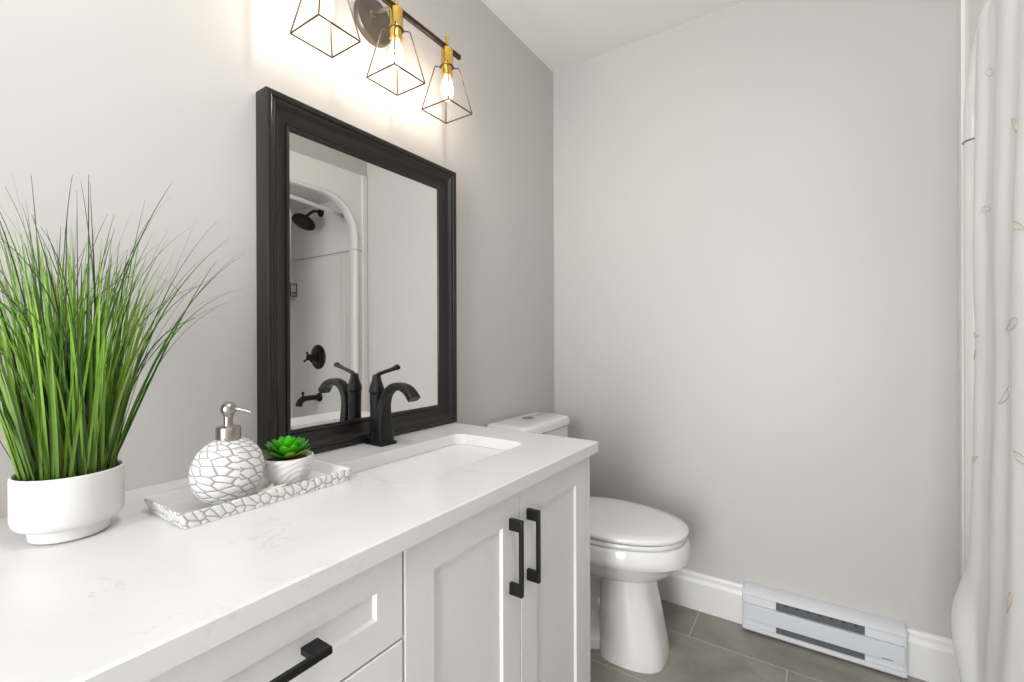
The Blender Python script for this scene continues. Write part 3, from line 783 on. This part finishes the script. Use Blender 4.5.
for j in range(nv+1):
    t = j/nv; ph = -PI/2+.30+t*(PI-.30-.26)
    z = math.sin(ph); r_ = math.cos(ph)**.92
    zz = (z-math.sin(-PI/2+.30))/(math.sin(PI/2-.26)-math.sin(-PI/2+.30))*H_
    ring = []
    for k in range(nu):
        a_ = 2*PI*k/nu; c_ = math.cos(a_); s_ = math.sin(a_)
        ring.append((dx_+.040*r_*c_, dy_+.0585*r_*s_, TZ+zz))
    rings.append(ring)
RV = ringloft(b, rings)
uv = b.loops.layers.uv.new('pattern')
idx = {v: (q, k) for q, R__ in enumerate(RV) for k, v in enumerate(R__)}
for f in b.faces:
    ks = [idx[l.vert][1] for l in f.loops]; wrap = max(ks)-min(ks) > 1 and len(ks) == 4
    for l in f.loops:
        q, k = idx[l.vert]; kk = nu if (wrap and k == 0) else k
        u_ = kk/nu*14; v_ = q/nv*11
        l[uv].uv = (u_+.5*v_, v_)
obj('bottle', b, M_scale, di, True, angle=60)
b = NB(); lathe(b, [(0, .107), (.0185, .107), (.0190, .109), (.0190, .1285), (.0180, .130), (.009, .1305), (.0075, .132), (.0070, .147), (.0080, .1485), (.0085, .153), (0, .154)], (dx_, dy_, TZ), 32); obj('pump_collar', b, M_nickel, di, True, angle=35)
b = NB()
axis_lathe(b, [(.0, -.0125), (.005, -.0120), (.009, -.009), (.0115, -.005), (.0125, 0), (.0115, .005), (.009, .009), (.005, .012), (0, .0125)], (dx_, dy_, TZ+.160), (0, 0, 1), 24)
tube(b, spline([(dx_, dy_, TZ+.160), (dx_+.011, dy_+.010, TZ+.160), (dx_+.021, dy_+.018, TZ+.157), (dx_+.028, dy_+.024, TZ+.154)], 5), [.0032]*5+[.0024]*5+[.0018]*6, 12)
obj('pump_head', b, M_nickel, di, True, angle=50)

sx_, sy_ = .237, .495
sp_ = thing('potted_succulent', 'small bright green succulent in a round white carved bowl on the tray', 'plant', (sx_, sy_, TZ))
b = NB()
prof = [(0, .0003), (.022, .0003), (.025, .002), (.032, .007), (.040, .018), (.0445, .032), (.0460, .046), (.0472, .052), (.0468, .0548), (.0440, .0555), (.0425, .053), (.0410, .046), (0, .045)]
rings = []
for r_, z_ in prof:
    ring = []
    for k in range(96):
        a_ = 2*PI*k/96; rr = r_
        if .010 < z_ < .045 and r_ > .032:
            rr += .0009*math.cos(a_*9+math.sin(z_*180)*1.6)
        ring.append((sx_+rr*math.cos(a_), sy_+rr*math.sin(a_), TZ+z_))
    rings.append(ring)
# refine profile between rows for carving
ringloft(b, rings)
M_carve = mat('carved_white_glaze', (.72, .715, .70), .3)
wv = nd(M_carve, 'ShaderNodeTexWave', wave_type='RINGS'); wv.inputs['Scale'].default_value = 34; wv.inputs['Distortion'].default_value = 5; wv.inputs['Detail'].default_value = 1
lk(M_carve, coords(M_carve), wv.inputs['Vector']); bump(M_carve, wv.outputs['Fac'], .45, .0015)
obj('bowl', b, M_carve, sp_, True, angle=55)
b = NB(); lathe(b, [(0, .0452), (.039, .0452), (.038, .048), (.02, .051), (0, .052)], (sx_, sy_, TZ), 24)
for k in range(40):
    a_ = random.uniform(0, 2*PI); r_ = random.uniform(.02, .036)
    bmesh.ops.create_icosphere(b, subdivisions=1, radius=random.uniform(.0015, .003), matrix=Matrix.Translation((sx_+r_*math.cos(a_), sy_+r_*math.sin(a_), TZ+.049)))
obj('gravel', b, mat('brown_gravel', (.10, .065, .04), .9), sp_, True)
b = NB(); ly = b.loops.layers.color.new('blade')
def petal(bm, c, az, el, L, w, th, col):
    d = Vector((math.cos(az), math.sin(az), 0)); s = Vector((-math.sin(az), math.cos(az), 0)); Z = Vector((0, 0, 1))
    rings = []; n = 9; p = Vector(c)
    for i in range(n+1):
        t = i/n; e = el+.35*t
        if i: p = p+(d*math.cos(e)+Z*math.sin(e))*(L/n)
        ww = w*(.35+.65*math.sin(min(1, t*1.35)*PI/2))*(1-t**4)**.5 if t < 1 else .0004
        tt = th*(1-.75*t) if t < 1 else .0004
        nrm = d*(-math.sin(e))+Z*math.cos(e)
        rings.append([p+s*ww*math.cos(a_)+nrm*tt*(math.sin(a_)*(1 if math.sin(a_) < 0 else .35)) for a_ in [2*PI*k/10 for k in range(10)]])
    f0 = len(bm.faces); ringloft(bm, rings)
    bm.faces.ensure_lookup_table()
    for f in bm.faces[f0:]:
        for lp_ in f.loops: lp_[ly] = (*col, 1)
for ring_, (nn, el, L, w_) in enumerate(((10, .22, .046, .0110), (10, .48, .043, .011), (9, .76, .038, .010), (7, 1.02, .031, .009), (5, 1.28, .024, .007))):
    for k in range(nn):
        az = 2*PI*(k+.5*(ring_ % 2))/nn+random.uniform(-.08, .08)+.2
        g = random.uniform(.85, 1.15)
        col = ((.30, .62, .05), (.27, .66, .05), (.24, .68, .05), (.26, .72, .06), (.30, .74, .07))[ring_]
        if ring_ == 0 and k % 3 == 0: col = (.42, .56, .08)
        petal(b, (sx_+.004*math.cos(az), sy_+.004*math.sin(az), TZ+.052+ring_*.003), az, el, L*random.uniform(.92, 1.06), w_, .004, tuple(q*g for q in col))
obj('rosette_leaves', b, M_succ, sp_, True, recalc=True)

# starfish leaning between dispenser and bowl
st_ = NB()
c = Vector((0, 0, 0)); R_ = .030
for k in range(5):
    a_ = 2*PI*k/5
    d = Vector((math.cos(a_), math.sin(a_), 0)); s = Vector((-math.sin(a_), math.cos(a_), 0))
    rings = []
    for i in range(8):
        t = i/7; p = d*(R_*t); ww = .0085*(1-t)**.75+.0008; hh = .0055*(1-t)**.8+.0006
        rings.append([p+s*ww*math.cos(q)+Vector((0, 0, 1))*hh*(math.sin(q) if math.sin(q) > 0 else .3*math.sin(q)) for q in [2*PI*z/10 for z in range(10)]])
    ringloft(st_, rings)
bmesh.ops.transform(st_, matrix=Matrix.Translation((.276, .440, TZ+.0105)) @ Matrix.Rotation(.28, 4, 'X') @ Matrix.Rotation(1.25, 4, 'Z'), verts=st_.verts)
zmin = min(v.co.z for v in st_.verts); bmesh.ops.translate(st_, vec=(0, 0, TZ+.0003-zmin), verts=st_.verts)
tag(obj('starfish', st_, M_star, None, True), 'small beige starfish lying on the tray between dispenser and succulent', 'starfish')
